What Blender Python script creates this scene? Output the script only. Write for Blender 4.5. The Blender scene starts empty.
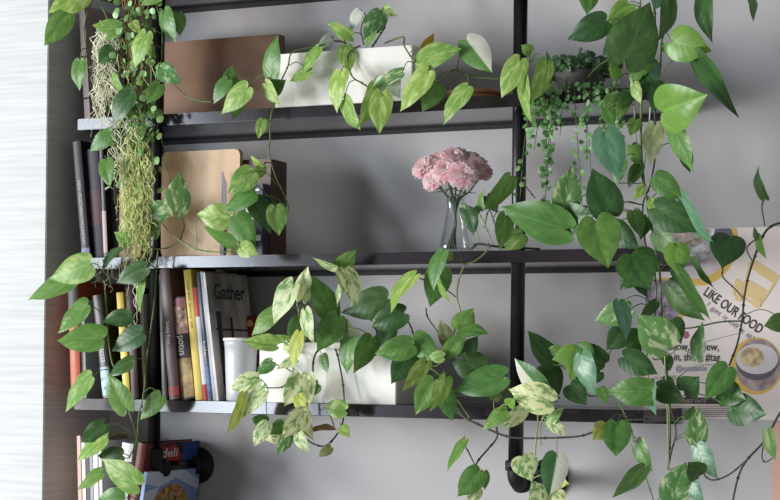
import bpy, bmesh, math, random
from mathutils import Vector, Matrix, Quaternion
random.seed(7)
C = bpy.context.scene.collection
PI = math.pi

# ------------------------------------------------------------------ camera
F, YAW, ROLL, PIT, SHY = 1881.57, 0.4484, 0.0104, 0.0096, 96.3
CAM = Vector((1.7935, -3.9388, 0.1139))
_c, _s = math.cos(YAW), math.sin(YAW)
FW0 = Vector((-_s, _c, 0)); RT = Vector((_c, _s, 0)); UP0 = Vector((0, 0, 1))
FW = FW0*math.cos(PIT) + UP0*math.sin(PIT)
UP = UP0*math.cos(PIT) - FW0*math.sin(PIT)
CX = RT*math.cos(ROLL) + UP*math.sin(ROLL)
CY = -RT*math.sin(ROLL) + UP*math.cos(ROLL)
cd = bpy.data.cameras.new('camera')
cam = bpy.data.objects.new('camera', cd); C.objects.link(cam)
cd.sensor_width = 36; cd.lens = F/780*36
cd.shift_y = SHY/780; cd.clip_start = 0.05; cd.clip_end = 60
R3 = Matrix((CX, CY, -FW)).transposed()
cam.matrix_world = Matrix.Translation(CAM) @ R3.to_4x4()
bpy.context.scene.camera = cam

def at(px, py, Y):
    """point of the place at depth plane y=Y seen at that spot of the photograph"""
    u = (px-390)/F; v = -(py-(250+SHY))/F
    d = FW + CX*u + CY*v
    k = (Y-CAM.y)/d.y
    return CAM + d*k
def at_z(px, z, Y):
    a, b = -3.0, 3.0
    for _ in range(40):
        m = (a+b)/2
        P = Vector((m, Y, z))-CAM
        if 390+F*P.dot(CX)/P.dot(FW) < px: a = m
        else: b = m
    return a
MPP = 1/435.0

# ------------------------------------------------------------------ light
sc = bpy.context.scene
w = bpy.data.worlds.new('world'); sc.world = w; w.use_nodes = True
w.node_tree.nodes['Background'].inputs[0].default_value = (0.95, 0.95, 1.0, 1)
w.node_tree.nodes['Background'].inputs[1].default_value = 0.30
def area(name, loc, target, sx, sz, power, col):
    l = bpy.data.lights.new(name, 'AREA'); l.shape = 'RECTANGLE'; l.size = sx; l.size_y = sz
    l.energy = power; l.color = col
    o = bpy.data.objects.new(name, l); C.objects.link(o)
    o.location = loc
    o.rotation_euler = (Vector(target)-Vector(loc)).to_track_quat('-Z', 'Z').to_euler()
    return o
area('window_light', (-3.98, -5.5, 0.35), (-0.9, 0, 0.15), .42, 3.1, 92, (0.80, 0.89, 1.0))
area('window_light', (-3.5, -5.5, 0.35), (-0.9, 0, 0.15), .42, 3.1, 92, (0.80, 0.89, 1.0))
area('window_light', (-5.6, -4.4, 0.0), (-0.2, 0, 0.0), 1.5, 2.9, 480, (1.0, 0.985, 0.96))
sc.view_settings.view_transform = 'Standard'; sc.view_settings.look = 'None'
sc.view_settings.gamma = 1; sc.view_settings.exposure = 0.0
sc.view_settings.use_curve_mapping = False

# ------------------------------------------------------------------ materials
def lin(c):
    return tuple(((x/255)/12.92 if x/255 <= 0.04045 else (((x/255)+0.055)/1.055)**2.4) for x in c)+(1,)
def mat(name, rgb, rough=0.6, metal=0, spec=0.5, var=0.0, scale=20, bump=0.0, bscale=60, stretch=(1,1,1), trans=0, alpha=1, coat=0):
    m = bpy.data.materials.new(name); m.use_nodes = True
    nt = m.node_tree; b = nt.nodes['Principled BSDF']
    b.inputs['Base Color'].default_value = lin(rgb)
    b.inputs['Roughness'].default_value = rough; b.inputs['Metallic'].default_value = metal
    b.inputs['Specular IOR Level'].default_value = spec
    if trans: b.inputs['Transmission Weight'].default_value = trans
    if coat: b.inputs['Coat Weight'].default_value = coat
    if alpha < 1: b.inputs['Alpha'].default_value = alpha
    if var or bump:
        tc = nt.nodes.new('ShaderNodeTexCoord'); mp = nt.nodes.new('ShaderNodeMapping')
        mp.inputs['Scale'].default_value = stretch
        nt.links.new(tc.outputs['Object'], mp.inputs[0])
    if var:
        n = nt.nodes.new('ShaderNodeTexNoise'); n.inputs['Scale'].default_value = scale; n.inputs['Detail'].default_value = 5
        nt.links.new(mp.outputs[0], n.inputs[0])
        r = nt.nodes.new('ShaderNodeValToRGB')
        r.color_ramp.elements[0].position = .3; r.color_ramp.elements[1].position = .7
        r.color_ramp.elements[0].color = lin([max(0, c*(1-var)) for c in rgb])
        r.color_ramp.elements[1].color = lin([min(255, c*(1+var*.6)) for c in rgb])
        nt.links.new(n.outputs[0], r.inputs[0]); nt.links.new(r.outputs[0], b.inputs['Base Color'])
    if bump:
        n2 = nt.nodes.new('ShaderNodeTexNoise'); n2.inputs['Scale'].default_value = bscale; n2.inputs['Detail'].default_value = 4
        nt.links.new(mp.outputs[0], n2.inputs[0])
        bp = nt.nodes.new('ShaderNodeBump'); bp.inputs['Strength'].default_value = bump; bp.inputs['Distance'].default_value = 0.002
        nt.links.new(n2.outputs[0], bp.inputs['Height']); nt.links.new(bp.outputs[0], b.inputs['Normal'])
    return m

def leaf_mat(name, rgb, rgb2, thr=0.55, soft=0.12, rough=0.38, half=False, gloss=0.5, back=None):
    """leaf blade: base green, streaky second colour, pale midrib and faint side veins from the blade's own UV"""
    m = bpy.data.materials.new(name); m.use_nodes = True
    nt = m.node_tree; N = nt.nodes.new; L = nt.links.new; b = nt.nodes['Principled BSDF']
    b.inputs['Roughness'].default_value = rough; b.inputs['Specular IOR Level'].default_value = gloss
    uv = N('ShaderNodeTexCoord'); oi = N('ShaderNodeObjectInfo')
    sep = N('ShaderNodeSeparateXYZ'); L(uv.outputs['UV'], sep.inputs[0])
    mul = N('ShaderNodeMath'); mul.operation = 'MULTIPLY'; mul.inputs[1].default_value = 37.0; L(oi.outputs['Random'], mul.inputs[0])
    av = N('ShaderNodeMath'); av.operation = 'SUBTRACT'; av.inputs[1].default_value = .5; L(sep.outputs['Y'], av.inputs[0])
    ab = N('ShaderNodeMath'); ab.operation = 'ABSOLUTE'; L(av.outputs[0], ab.inputs[0])
    # streaks run from the midrib outwards and forwards
    sh = N('ShaderNodeMath'); sh.operation = 'MULTIPLY_ADD'; sh.inputs[1].default_value = -0.55; L(ab.outputs[0], sh.inputs[0]); L(sep.outputs['X'], sh.inputs[2])
    cx = N('ShaderNodeCombineXYZ'); 
    k1 = N('ShaderNodeMath'); k1.operation='MULTIPLY'; k1.inputs[1].default_value=4; L(sh.outputs[0], k1.inputs[0])
    k2 = N('ShaderNodeMath'); k2.operation='MULTIPLY'; k2.inputs[1].default_value=4.2; L(sep.outputs['Y'], k2.inputs[0])
    L(k1.outputs[0], cx.inputs[0]); L(k2.outputs[0], cx.inputs[1]); L(mul.outputs[0], cx.inputs[2])
    n = N('ShaderNodeTexNoise'); n.inputs['Scale'].default_value = 1.0; n.inputs['Detail'].default_value = 4; n.inputs['Roughness'].default_value=.6; L(cx.outputs[0], n.inputs[0])
    r = N('ShaderNodeMapRange'); r.inputs[1].default_value = thr-soft; r.inputs[2].default_value = thr+soft; L(n.outputs[0], r.inputs[0])
    fac = r.outputs[0]
    if half:
        g = N('ShaderNodeMath'); g.operation='LESS_THAN'; g.inputs[1].default_value=-0.01; L(av.outputs[0], g.inputs[0])
        mx = N('ShaderNodeMath'); mx.operation='MULTIPLY_ADD'; mx.inputs[1].default_value=.35; L(fac, mx.inputs[0]); L(g.outputs[0], mx.inputs[2]); mx.use_clamp=True
        # the green half stays green
        m3 = N('ShaderNodeMath'); m3.operation='MULTIPLY'; L(mx.outputs[0], m3.inputs[0]); 
        m4 = N('ShaderNodeMath'); m4.operation='MULTIPLY_ADD'; m4.inputs[1].default_value=.85; m4.inputs[2].default_value=.12; L(g.outputs[0], m4.inputs[0]); L(m4.outputs[0], m3.inputs[1])
        fac = m3.outputs[0]
    mix = N('ShaderNodeMix'); mix.data_type='RGBA'; L(fac, mix.inputs[0])
    mix.inputs[6].default_value = lin(rgb); mix.inputs[7].default_value = lin(rgb2)
    # midrib and side veins, slightly paler
    md = N('ShaderNodeMapRange'); md.inputs[1].default_value=.035; md.inputs[2].default_value=.0; L(ab.outputs[0], md.inputs[0])
    wv = N('ShaderNodeMath'); wv.operation='SINE'
    k3 = N('ShaderNodeMath'); k3.operation='MULTIPLY'; k3.inputs[1].default_value=38; L(sh.outputs[0], k3.inputs[0]); L(k3.outputs[0], wv.inputs[0])
    v2 = N('ShaderNodeMapRange'); v2.inputs[1].default_value=.7; v2.inputs[2].default_value=1.1; v2.inputs[4].default_value=.16; L(wv.outputs[0], v2.inputs[0])
    mxm = N('ShaderNodeMath'); mxm.operation='MAXIMUM'; L(md.outputs[0], mxm.inputs[0]); L(v2.outputs[0], mxm.inputs[1])
    km = N('ShaderNodeMath'); km.operation='MULTIPLY'; km.inputs[1].default_value=.45; L(mxm.outputs[0], km.inputs[0])
    mix2 = N('ShaderNodeMix'); mix2.data_type='RGBA'; L(km.outputs[0], mix2.inputs[0]); L(mix.outputs[2], mix2.inputs[6])
    mix2.inputs[7].default_value = lin([min(255, c*1.28+12) for c in rgb])
    hs = N('ShaderNodeHueSaturation'); L(mix2.outputs[2], hs.inputs['Color'])
    hv = N('ShaderNodeMapRange'); hv.inputs[3].default_value=.86; hv.inputs[4].default_value=1.16; L(oi.outputs['Random'], hv.inputs[0]); L(hv.outputs[0], hs.inputs['Value'])
    hh = N('ShaderNodeMapRange'); hh.inputs[3].default_value=.515; hh.inputs[4].default_value=.485; L(oi.outputs['Random'], hh.inputs[0]); L(hh.outputs[0], hs.inputs['Hue'])
    L(hs.outputs[0], b.inputs['Base Color'])
    bp = N('ShaderNodeBump'); bp.inputs['Strength'].default_value=.10; bp.inputs['Distance'].default_value=.0008
    L(wv.outputs[0], bp.inputs['Height']); L(bp.outputs[0], b.inputs['Normal'])
    tr = N('ShaderNodeBsdfTranslucent'); L(hs.outputs[0], tr.inputs[0])
    ms = N('ShaderNodeMixShader'); ms.inputs[0].default_value=.28
    L(b.outputs[0], ms.inputs[1]); L(tr.outputs[0], ms.inputs[2])
    L(ms.outputs[0], nt.nodes['Material Output'].inputs[0])
    return m
LM = dict(
 d=leaf_mat('leaf_dark_green', (58,94,46), (76,116,56)),
 g=leaf_mat('leaf_green', (92,136,62), (118,160,80)),
 l=leaf_mat('leaf_light_green', (130,170,78), (184,206,122), .55, .08, .42),
 b=leaf_mat('leaf_fresh_green', (112,158,66), (134,176,84), .6, .15, .36),
 m=leaf_mat('leaf_marbled', (100,148,80), (204,220,168), .57, .06, .38),
 v=leaf_mat('leaf_variegated_cream', (226,234,176), (122,164,84), .53, .06, .42),
 y=leaf_mat('leaf_yellowing', (192,196,92), (140,168,70), .55, .1, .45),
 t=leaf_mat('leaf_glossy_blue_green', (92,138,104), (118,162,130), .55, .15, .32, gloss=.5),
 o=leaf_mat('leaf_olive', (112,124,74), (146,154,100), .55, .1, .5),
 n=leaf_mat('leaf_brown', (140,96,56), (110,86,54), .55, .1, .6),
 c=leaf_mat('leaf_pale', (214,224,206), (190,210,172), .6, .1, .45),
 h=leaf_mat('leaf_half_cream', (86,134,76), (234,236,212), .52, .1, .38, half=True),
 q=leaf_mat('leaf_pale_underside', (96,146,72), (222,226,206), .5, .1, .4, half=True),
 z=leaf_mat('leaf_ochre', (214,160,56), (168,168,66), .55, .1, .5),
)
M = {}
M['wall'] = mat('grey_wall_paint', (187,184,184), .5, spec=.35, var=.03, scale=3, bump=.08, bscale=150)
M['steel'] = mat('blackened_shelf_steel', (38,31,36), .14, spec=.5, var=.12, scale=9, bump=.05, bscale=14)  # purple-brown tint paints the warm room's reflection into the base colour
M['pipe'] = mat('black_iron_pipe', (34,31,35), .33, metal=.25, spec=.6, var=.2, scale=30, bump=.1, bscale=90)
M['cast'] = mat('cast_iron', (27,25,28), .6, spec=.4, var=.25, scale=60, bump=.4, bscale=200)
M['planter'] = mat('white_planter', (234,230,222), .38, spec=.45, var=.015, scale=4)
M['soil'] = mat('soil', (52,40,34), .95, var=.4, scale=90, bump=1, bscale=120)
M['stem'] = mat('green_stem', (96,120,62), .5, var=.2, scale=40)
M['dstem'] = mat('dark_stem', (62,66,52), .55, var=.2, scale=40)
M['lstem'] = mat('pale_stem', (150,166,104), .5, var=.15, scale=40)
M['root'] = mat('pale_root', (232,230,200), .7, var=.2, scale=60)
M['groot'] = mat('greenish_root', (206,214,140), .7, var=.25, scale=60)
M['paper'] = mat('book_pages', (214,208,196), .8, var=.06, scale=300, stretch=(1,.02,.02))
M['white'] = mat('print_white', (222,220,216), .6)
M['ink'] = mat('print_dark', (66,58,62), .7)
M['inkl'] = mat('print_grey', (150,138,144), .7)
M['inkb'] = mat('print_blue_grey', (132,134,166), .7)
M['gold'] = mat('print_orange_yellow', (224,184,92), .6)
M['goldl'] = mat('print_pale_orange', (230,200,144), .6)

# ------------------------------------------------------------------ builders
def finish(name, bm, material, parent=None, smooth=False, loc=None):
    me = bpy.data.meshes.new(name); bmesh.ops.recalc_face_normals(bm, faces=bm.faces) if not smooth or True else None
    bm.to_mesh(me); bm.free()
    if isinstance(material, (list, tuple)):
        for x in material: me.materials.append(x)
    else: me.materials.append(material)
    if smooth:
        for p in me.polygons: p.use_smooth = True
    o = bpy.data.objects.new(name, me); C.objects.link(o)
    if parent: o.parent = parent
    if loc: o.location = loc
    return o
def tag(o, label=None, cat=None, group=None, kind=None):
    if label: o['label'] = label
    if cat: o['category'] = cat
    if group: o['group'] = group
    if kind: o['kind'] = kind
    return o
def thing(name, label, cat, loc=(0,0,0), group=None, rot=None):
    o = bpy.data.objects.new(name, None); C.objects.link(o); o.location = loc
    o.empty_display_size = .03
    if rot: o.rotation_euler = rot
    return tag(o, label, cat, group)
def box(bm, x0, x1, y0, y1, z0, z1, bevel=0, mi=0):
    vs = [bm.verts.new((x, y, z)) for x in (x0, x1) for y in (y0, y1) for z in (z0, z1)]
    fs = [bm.faces.new([vs[i] for i in q]) for q in ((0,1,3,2),(4,6,7,5),(0,4,5,1),(2,3,7,6),(0,2,6,4),(1,5,7,3))]
    for f in fs: f.material_index = mi
    if bevel:
        es = list({e for f in fs for e in f.edges})
        bmesh.ops.bevel(bm, geom=es, offset=bevel, segments=2, affect='EDGES')
def boxo(name, dims, material, parent=None, bevel=0, loc=None):
    bm = bmesh.new(); box(bm, *dims, bevel=bevel); return finish(name, bm, material, parent, loc=loc)
def lathe(bm, prof, n=32, c=(0,0,0), axis='z', cap0=True, cap1=True):
    rings = []
    for r, h in prof:
        ring = []
        for i in range(n):
            a = 2*PI*i/n; p = (r*math.cos(a), r*math.sin(a), h)
            if axis == 'y': p = (p[0], p[2], p[1])
            if axis == 'x': p = (p[2], p[0], p[1])
            ring.append(bm.verts.new((p[0]+c[0], p[1]+c[1], p[2]+c[2])))
        rings.append(ring)
    for a, b in zip(rings, rings[1:]):
        for i in range(n):
            bm.faces.new((a[i], a[(i+1)%n], b[(i+1)%n], b[i]))
    if cap0: bm.faces.new(rings[0][::-1])
    if cap1: bm.faces.new(rings[-1])
def spline(pts, sub=5):
    P = [Vector(p) for p in pts]
    if len(P) < 3: 
        return [P[0].lerp(P[-1], i/sub) for i in range(sub+1)]
    out = []
    for i in range(len(P)-1):
        p0 = P[i-1] if i else P[0]*2-P[1]; p1 = P[i]; p2 = P[i+1]; p3 = P[i+2] if i+2 < len(P) else P[-1]*2-P[-2]
        for k in range(sub):
            t = k/sub
            out.append(0.5*((2*p1)+(p2-p0)*t+(2*p0-5*p1+4*p2-p3)*t*t+(3*p1-p0-3*p2+p3)*t**3))
    out.append(P[-1]); return out
def tube(bm, pts, r, n=6, r1=None, mi=0):
    if len(pts) < 2: return
    r1 = r if r1 is None else r1
    prev = None; ref = Vector((.3, -1, .2)).normalized()
    for i, p in enumerate(pts):
        t = (pts[min(i+1, len(pts)-1)]-pts[max(i-1, 0)])
        if t.length < 1e-9: continue
        t.normalize(); u = t.cross(ref)
        if u.length < 1e-3: u = t.cross(Vector((1, 0, 0)))
        u.normalize(); v = t.cross(u); rr = r+(r1-r)*i/(len(pts)-1)
        ring = [bm.verts.new(p+u*rr*math.cos(2*PI*k/n)+v*rr*math.sin(2*PI*k/n)) for k in range(n)]
        if prev:
            for k in range(n):
                f = bm.faces.new((prev[k], prev[(k+1)%n], ring[(k+1)%n], ring[k])); f.material_index = mi
        else: bm.faces.new(ring[::-1]).material_index = mi
        prev = ring
    bm.faces.new(prev).material_index = mi

def text_obj(name, s, material, parent, origin, xdir, ydir, height, width=None, extrude=0.0, align='LEFT', bold=0):
    cu = bpy.data.curves.new('t', 'FONT'); cu.body = s; cu.size = 1; cu.align_x = align; cu.offset = bold
    o = bpy.data.objects.new('t', cu); C.objects.link(o)
    dg = bpy.context.evaluated_depsgraph_get(); dg.update()
    me = bpy.data.meshes.new_from_object(o.evaluated_get(dg))
    bpy.data.objects.remove(o); bpy.data.curves.remove(cu)
    xs = [v.co.x for v in me.vertices]; w0 = max(xs)-min(xs) if xs else 1
    sx = (width/w0) if width else height; x0 = min(xs) if align == 'LEFT' else 0
    X = Vector(xdir).normalized(); Y = Vector(ydir).normalized(); O = Vector(origin)
    for v in me.vertices:
        v.co = O + X*((v.co.x-x0)*sx) + Y*(v.co.y*height)
    me.name = name; me.materials.clear(); me.materials.append(material)
    r = bpy.data.objects.new(name, me); C.objects.link(r); r.parent = parent
    return r

# ------------------------------------------------------------------ setting
D = 0.2695; DP = 0.2015; T = 0.0262
ZS = {3: 0.0, 2: 0.33, 1: 0.658, 0: 0.9807, 4: -0.33}
XW = -0.8788; WD = 0.2735
tag(boxo('wall_back', (XW, 3.2, 0, .1, -1.8, 2.1), M['wall']), kind='structure')
# wallpapered projecting wall
wp = bpy.data.materials.new('ribbed_wallpaper'); wp.use_nodes = True
nt = wp.node_tree; b = nt.nodes['Principled BSDF']; b.inputs['Roughness'].default_value = .65
tc = nt.nodes.new('ShaderNodeTexCoord'); mp = nt.nodes.new('ShaderNodeMapping'); mp.inputs['Scale'].default_value = (4, 4, 120)
n1 = nt.nodes.new('ShaderNodeTexNoise'); n1.inputs['Scale'].default_value = 1.2; n1.inputs['Detail'].default_value = 4
nt.links.new(tc.outputs['Object'], mp.inputs[0]); nt.links.new(mp.outputs[0], n1.inputs[0])
cr = nt.nodes.new('ShaderNodeValToRGB'); cr.color_ramp.elements[0].position = .3; cr.color_ramp.elements[1].position = .65
cr.color_ramp.elements[0].color = lin((190,193,192)); cr.color_ramp.elements[1].color = lin((207,210,208))
nt.links.new(n1.outputs[0], cr.inputs[0]); nt.links.new(cr.outputs[0], b.inputs['Base Color'])
bp = nt.nodes.new('ShaderNodeBump'); bp.inputs['Strength'].default_value = .6; bp.inputs['Distance'].default_value = .003
nt.links.new(n1.outputs[0], bp.inputs['Height']); nt.links.new(bp.outputs[0], b.inputs['Normal'])
tag(boxo('wall_left', (-3.2, XW, -WD, .1, -1.8, 2.1), wp, bevel=.002), kind='structure')

# ------------------------------------------------------------------ shelves
XL = at_z(74, 0, -D); XR = at_z(643, 0, -D)
for k, lab in ((0, 'dark steel shelf across the top edge above the brown board'),
               (1, 'dark steel shelf carrying the upper white planter and wooden tray'),
               (2, 'dark steel shelf carrying the glass vase of pink carnations'),
               (3, 'dark steel shelf carrying the lower white planter and cookbooks')):
    t = thing('wall_shelf', lab, 'shelf', (XL, 0, ZS[k]), 'dark shelves on black pipes')
    bm = bmesh.new(); box(bm, 0, XR-XL, -D, -.001, 0, T, bevel=.0012); finish('shelf_board', bm, M['steel'], t)
    boxo('back_strip', (.01, XR-XL-.01, -.012, -.001, -.009, -.0002), M['cast'], t)  # thin dark strip under the board, along the wall

tag(boxo('trim_1', (XW+.001, 0.2, -.32, -.001, ZS[4]-.03, ZS[4]), M['steel']), kind='structure')

# ------------------------------------------------------------------ pipe supports
def pipe_support(px, label, elbow_z):
    X = at_z(px, elbow_z, -DP); r = .0152
    t = thing('pipe_bracket', label, 'pipe support', (X, 0, elbow_z), 'black iron pipe brackets')
    bm = bmesh.new(); lathe(bm, [(r, .035), (r, 1.25)], 28, (0, -DP, 0)); finish('upright_pipe', bm, M['pipe'], t, True)
    # elbow: bend with two collars
    bm = bmesh.new(); pts = []
    R = .026
    for i in range(9):
        a = PI/2*i/8; pts.append(Vector((0, -DP+R-R*math.cos(a), R-R*math.sin(a)-.004)))
    pts = [Vector((0, -DP, .03))]+pts+[Vector((0, -DP+.034, -.004))]
    tube(bm, pts, .0195, 24)
    lathe(bm, [(.0222, .022), (.0235, .024), (.0235, .042), (.021, .044)], 28, (0, -DP, 0))
    lathe(bm, [(.0222, -DP+.024), (.0235, -DP+.026), (.0235, -DP+.042), (.021, -DP+.044)], 28, (0, 0, -.004), 'y')
    finish('elbow_fitting', bm, M['cast'], t, True)
    bm = bmesh.new(); lathe(bm, [(r, -DP+.04), (r, -.012)], 28, (0, 0, -.004), 'y'); finish('horizontal_pipe', bm, M['pipe'], t, True)
    bm = bmesh.new(); lathe(bm, [(.022, -.034), (.0235, -.03), (.0245, -.014), (.043, -.0115), (.0445, -.009), (.0445, -.0005)], 40, (0, 0, -.004), 'y')
    finish('wall_flange', bm, M['cast'], t, True)
    for a in (45, 135, 225, 315):
        bm = bmesh.new(); lathe(bm, [(.0045, -.0150), (.0045, -.0118)], 10, (.033*math.cos(math.radians(a)), 0, .033*math.sin(math.radians(a))-.004), 'y')
        finish('screw', bm, M['pipe'], t, True)
    return X
ez = at(153.4, 467, -DP).z
PXL = pipe_support(153.4, 'black iron pipe bracket at the left, behind the hanging roots and books', ez)
ez2 = at(516, 481, -DP).z
PXR = pipe_support(516, 'black iron pipe bracket at the right of the carnations', ez2)
# ------------------------------------------------------------------ cable on the right pipe
bm = bmesh.new()
tube(bm, spline([at(513.8, 262, -DP-.005), at(512.5, 330, -DP-.005), at(510.5, 400, -DP-.005), at(509.3, 440, -DP-.006), at(509, 466, -DP-.012), at(511, 470, -DP-.022), at(508, 467, -DP-.026)], 6), .0016, 6)
tag(finish('cable', bm, M['cast'], None, True), 'thin black cable running down beside the right-hand pipe', 'cable')

# ------------------------------------------------------------------ planters
def planter(label, pxl, pxr, pytop, k, Yf, dep, inset=.004):
    zb = ZS[k]+T; x0 = at_z(pxl, zb+.04, Yf); x1 = at_z(pxr, zb+.04, Yf); z1 = at(pxr, pytop, Yf).z
    h = z1-zb; w = x1-x0
    t = thing('planter', label, 'planter', (x0, Yf, zb+.0004), 'long white planter boxes')
    bm = bmesh.new(); th = .006
    o = [(0,0),(w,0),(w,dep),(0,dep)]; i = [(th,th),(w-th,th),(w-th,dep-th),(th,dep-th)]
    ob = [bm.verts.new((x,y,0)) for x,y in o]; ot = [bm.verts.new((x,y,h)) for x,y in o]
    it = [bm.verts.new((x,y,h)) for x,y in i]; ib = [bm.verts.new((x,y,h-.03)) for x,y in i]
    bm.faces.new(ob[::-1]); bm.faces.new(ib)
    for a in range(4):
        c = (a+1)%4
        bm.faces.new((ob[a],ob[c],ot[c],ot[a])); bm.faces.new((ot[a],ot[c],it[c],it[a])); bm.faces.new((it[a],it[c],ib[c],ib[a]))
    bmesh.ops.bevel(bm, geom=[e for e in bm.edges], offset=.0016, segments=2, affect='EDGES')
    finish('box', bm, M['planter'], t)
    bm = bmesh.new(); bmesh.ops.create_grid(bm, x_segments=24, y_segments=8, size=.5)
    for v in bm.verts:
        v.co = Vector(((v.co.x+.5)*(w-2*th-.002)+th+.001, (v.co.y+.5)*(dep-2*th-.002)+th+.001, h-.012+random.uniform(-.003,.003)))
    finish('potting_soil', bm, M['soil'], t, True)
    return x0, x1, z1
PA = planter('long white planter on the upper shelf in front of the brown board', 275, 412, 45, 1, -.262, .135)
PB = planter('long white planter on the lower shelf right of the plastic cup', 259, 396, 343, 3, -.262, .15)

# ------------------------------------------------------------------ boards
def rboard(name, label, cat, pxl, pxr, pyt, k, Yf, th, m, rad=.008, lean=0, parts=None, bev=.0012):
    zb = ZS[k]+T; x0 = at_z(pxl, zb+.05, Yf); x1 = at_z(pxr, zb+.05, Yf); z1 = at(pxr, pyt, Yf).z
    w = x1-x0; h = z1-zb
    bm = bmesh.new(); pts = []
    for cx, cz, a0 in ((rad, rad, 180), (w-rad, rad, 270), (w-rad, h-rad, 0), (rad, h-rad, 90)):
        for q in range(7):
            a = math.radians(a0+q*15); pts.append((cx+rad*math.cos(a), cz+rad*math.sin(a)))
    f = [bm.verts.new((x, 0, z)) for x, z in pts]; g = [bm.verts.new((x, th, z)) for x, z in pts]
    ff = bm.faces.new(f); bm.faces.new(g[::-1]); n = len(pts)
    for i in range(n): bm.faces.new((f[i], g[i], g[(i+1)%n], f[(i+1)%n]))
    bmesh.ops.bevel(bm, geom=[e for e in bm.edges if ff in e.link_faces], offset=bev, segments=2, affect='EDGES')
    o = finish(name, bm, m, None, loc=(x0, Yf, zb+.0004)); o.rotation_euler = (-lean, 0, 0)
    return tag(o, label, cat)
brown = mat('dark_brown_board', (130,94,66), .55, var=.12, scale=5, stretch=(1,1,3))
rboard('wooden_board', 'large brown rectangular board standing on the upper shelf left of the planter', 'board', 150, 278, 34, 1, -.12, .03, brown, .004)
light = mat('light_wood', (214,178,138), .45, var=.1, scale=4, stretch=(6,1,.6), bump=.05)
rboard('cutting_board', 'pale wooden cutting board with rounded corners standing on the middle shelf', 'cutting board', 161, 239, 149, 2, -.243, .014, light, .012)
rwood = mat('red_brown_wood', (92,56,42), .42, var=.25, scale=6, stretch=(5,5,.6))
rboard('wooden_box', 'dark red-brown wooden box behind the pale cutting board', 'box', 214, 270, 159, 2, -.222, .075, rwood, .004)
tan = mat('tan_wood', (150,108,78), .5, var=.12, scale=5)
rboard('wooden_board', 'narrow tan board behind the hanging roots beside the dark books', 'board', 119, 141, 168, 2, -.215, .02, tan, .003)
# small things in front of the cutting board
zb = ZS[2]+T
p = at(222.5, 172, -.262); xb = at_z(222.5, zb, -.262)
t = thing('kitchen_knife', 'grey steel kitchen knife propped upright against the pale cutting board', 'knife', (xb, -.262, zb+.0005))
bm = bmesh.new(); hh = p.z-zb
vs = [(-.004,.09),(.008,.09),(.008,hh*.86),(-.002,hh),(-.004,hh)]
f = [bm.verts.new((x,-.0008,z)) for x,z in vs]; g = [bm.verts.new((x,.0008,z)) for x,z in vs]
bm.faces.new(f); bm.faces.new(g[::-1])
for i in range(5): bm.faces.new((f[i], g[i], g[(i+1)%5], f[(i+1)%5]))
finish('blade', bm, mat('brushed_steel', (84,82,88), .4, metal=.5), t)
boxo('handle', (-.0055, .0095, -.006, .006, 0, .095), mat('knife_handle_black', (30,28,30), .4), t, .003)
sx = at_z(243, zb, -.29+.03); ex = at_z(263, zb, -.26)
t = thing('small_package', 'small dark blue and white printed package in front of the red-brown box', 'package', (sx, -.262, zb+.0005))
ph = at(255, 184, -.262).z-zb
boxo('carton', (0, ex-sx, 0, .03, 0, ph), mat('package_navy', (44,46,66), .5), t, .002)
for (a, b_, c_, d_) in ((.1,.5,.78,.83),(.3,.9,.7,.73),(.15,.7,.6,.66),(.4,.95,.5,.53),(.1,.4,.3,.42),(.5,.9,.2,.28),(.2,.8,.9,.93)):
    boxo('label_stripe', ((ex-sx)*a, (ex-sx)*b_, -.0004, .0004, ph*c_, ph*d_), M['white'], t)

# ------------------------------------------------------------------ wooden tray
zc = ZS[1]+T; xa = at_z(449, zc+.01, -.18); xb_ = at_z(501, zc+.01, -.18)
wood3 = mat('orange_wood', (178,118,82), .5, var=.18, scale=14, stretch=(1,1,8))
t = thing('wooden_tray', 'round orange-brown wooden tray beside the upright pipe on the upper shelf', 'tray', ((xa+xb_)/2, -.18, zc+.0004))
R_ = (xb_-xa)/2
bm = bmesh.new(); lathe(bm, [(R_*.86, 0), (R_*.96, .004), (R_*.97, .012), (R_*.9, .0125), (R_*.88, .006)], 48); finish('base', bm, wood3, t, True)
bm = bmesh.new(); lathe(bm, [(R_*.93, .0128), (R_, .014), (R_, .022), (R_*.94, .0235), (R_*.92, .0135)], 48, cap0=False, cap1=False); finish('rim', bm, wood3, t, True)

# ------------------------------------------------------------------ plastic cup
zd = ZS[3]+T; Yc = -.228; xc = at_z(240.5, zd, Yc); ht = at(240, 338, Yc).z-zd; rt = 17.5*MPP; rb = 14*MPP
plas = mat('translucent_plastic', (236,238,242), .35, spec=.5, trans=.3, alpha=.78)
t = thing('plastic_cup', 'translucent white plastic tub between the magazine and the planter', 'tub', (xc, Yc, zd+.0004))
bm = bmesh.new(); pr = [(rb*.9,0),(rb,.003)]+[(rb+(rt*.93-rb)*q/6, .003+(ht-.022)*q/6) for q in range(1,7)]+[(rt*.96, ht-.018),(rt*.96,ht-.006)]
lathe(bm, pr+[(r-.0015, h+.001) for r, h in pr[::-1]], 48, cap1=False); finish('cup_wall', bm, plas, t, True)
bm = bmesh.new(); lathe(bm, [(rt*.97, ht-.007),(rt+.001, ht-.007),(rt+.001, ht-.001),(rt*.97, ht),(rt*.93, ht-.001),(rt*.93, ht-.007)], 48, cap0=False, cap1=False); finish('rim', bm, M['planter'], t, True)
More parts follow.
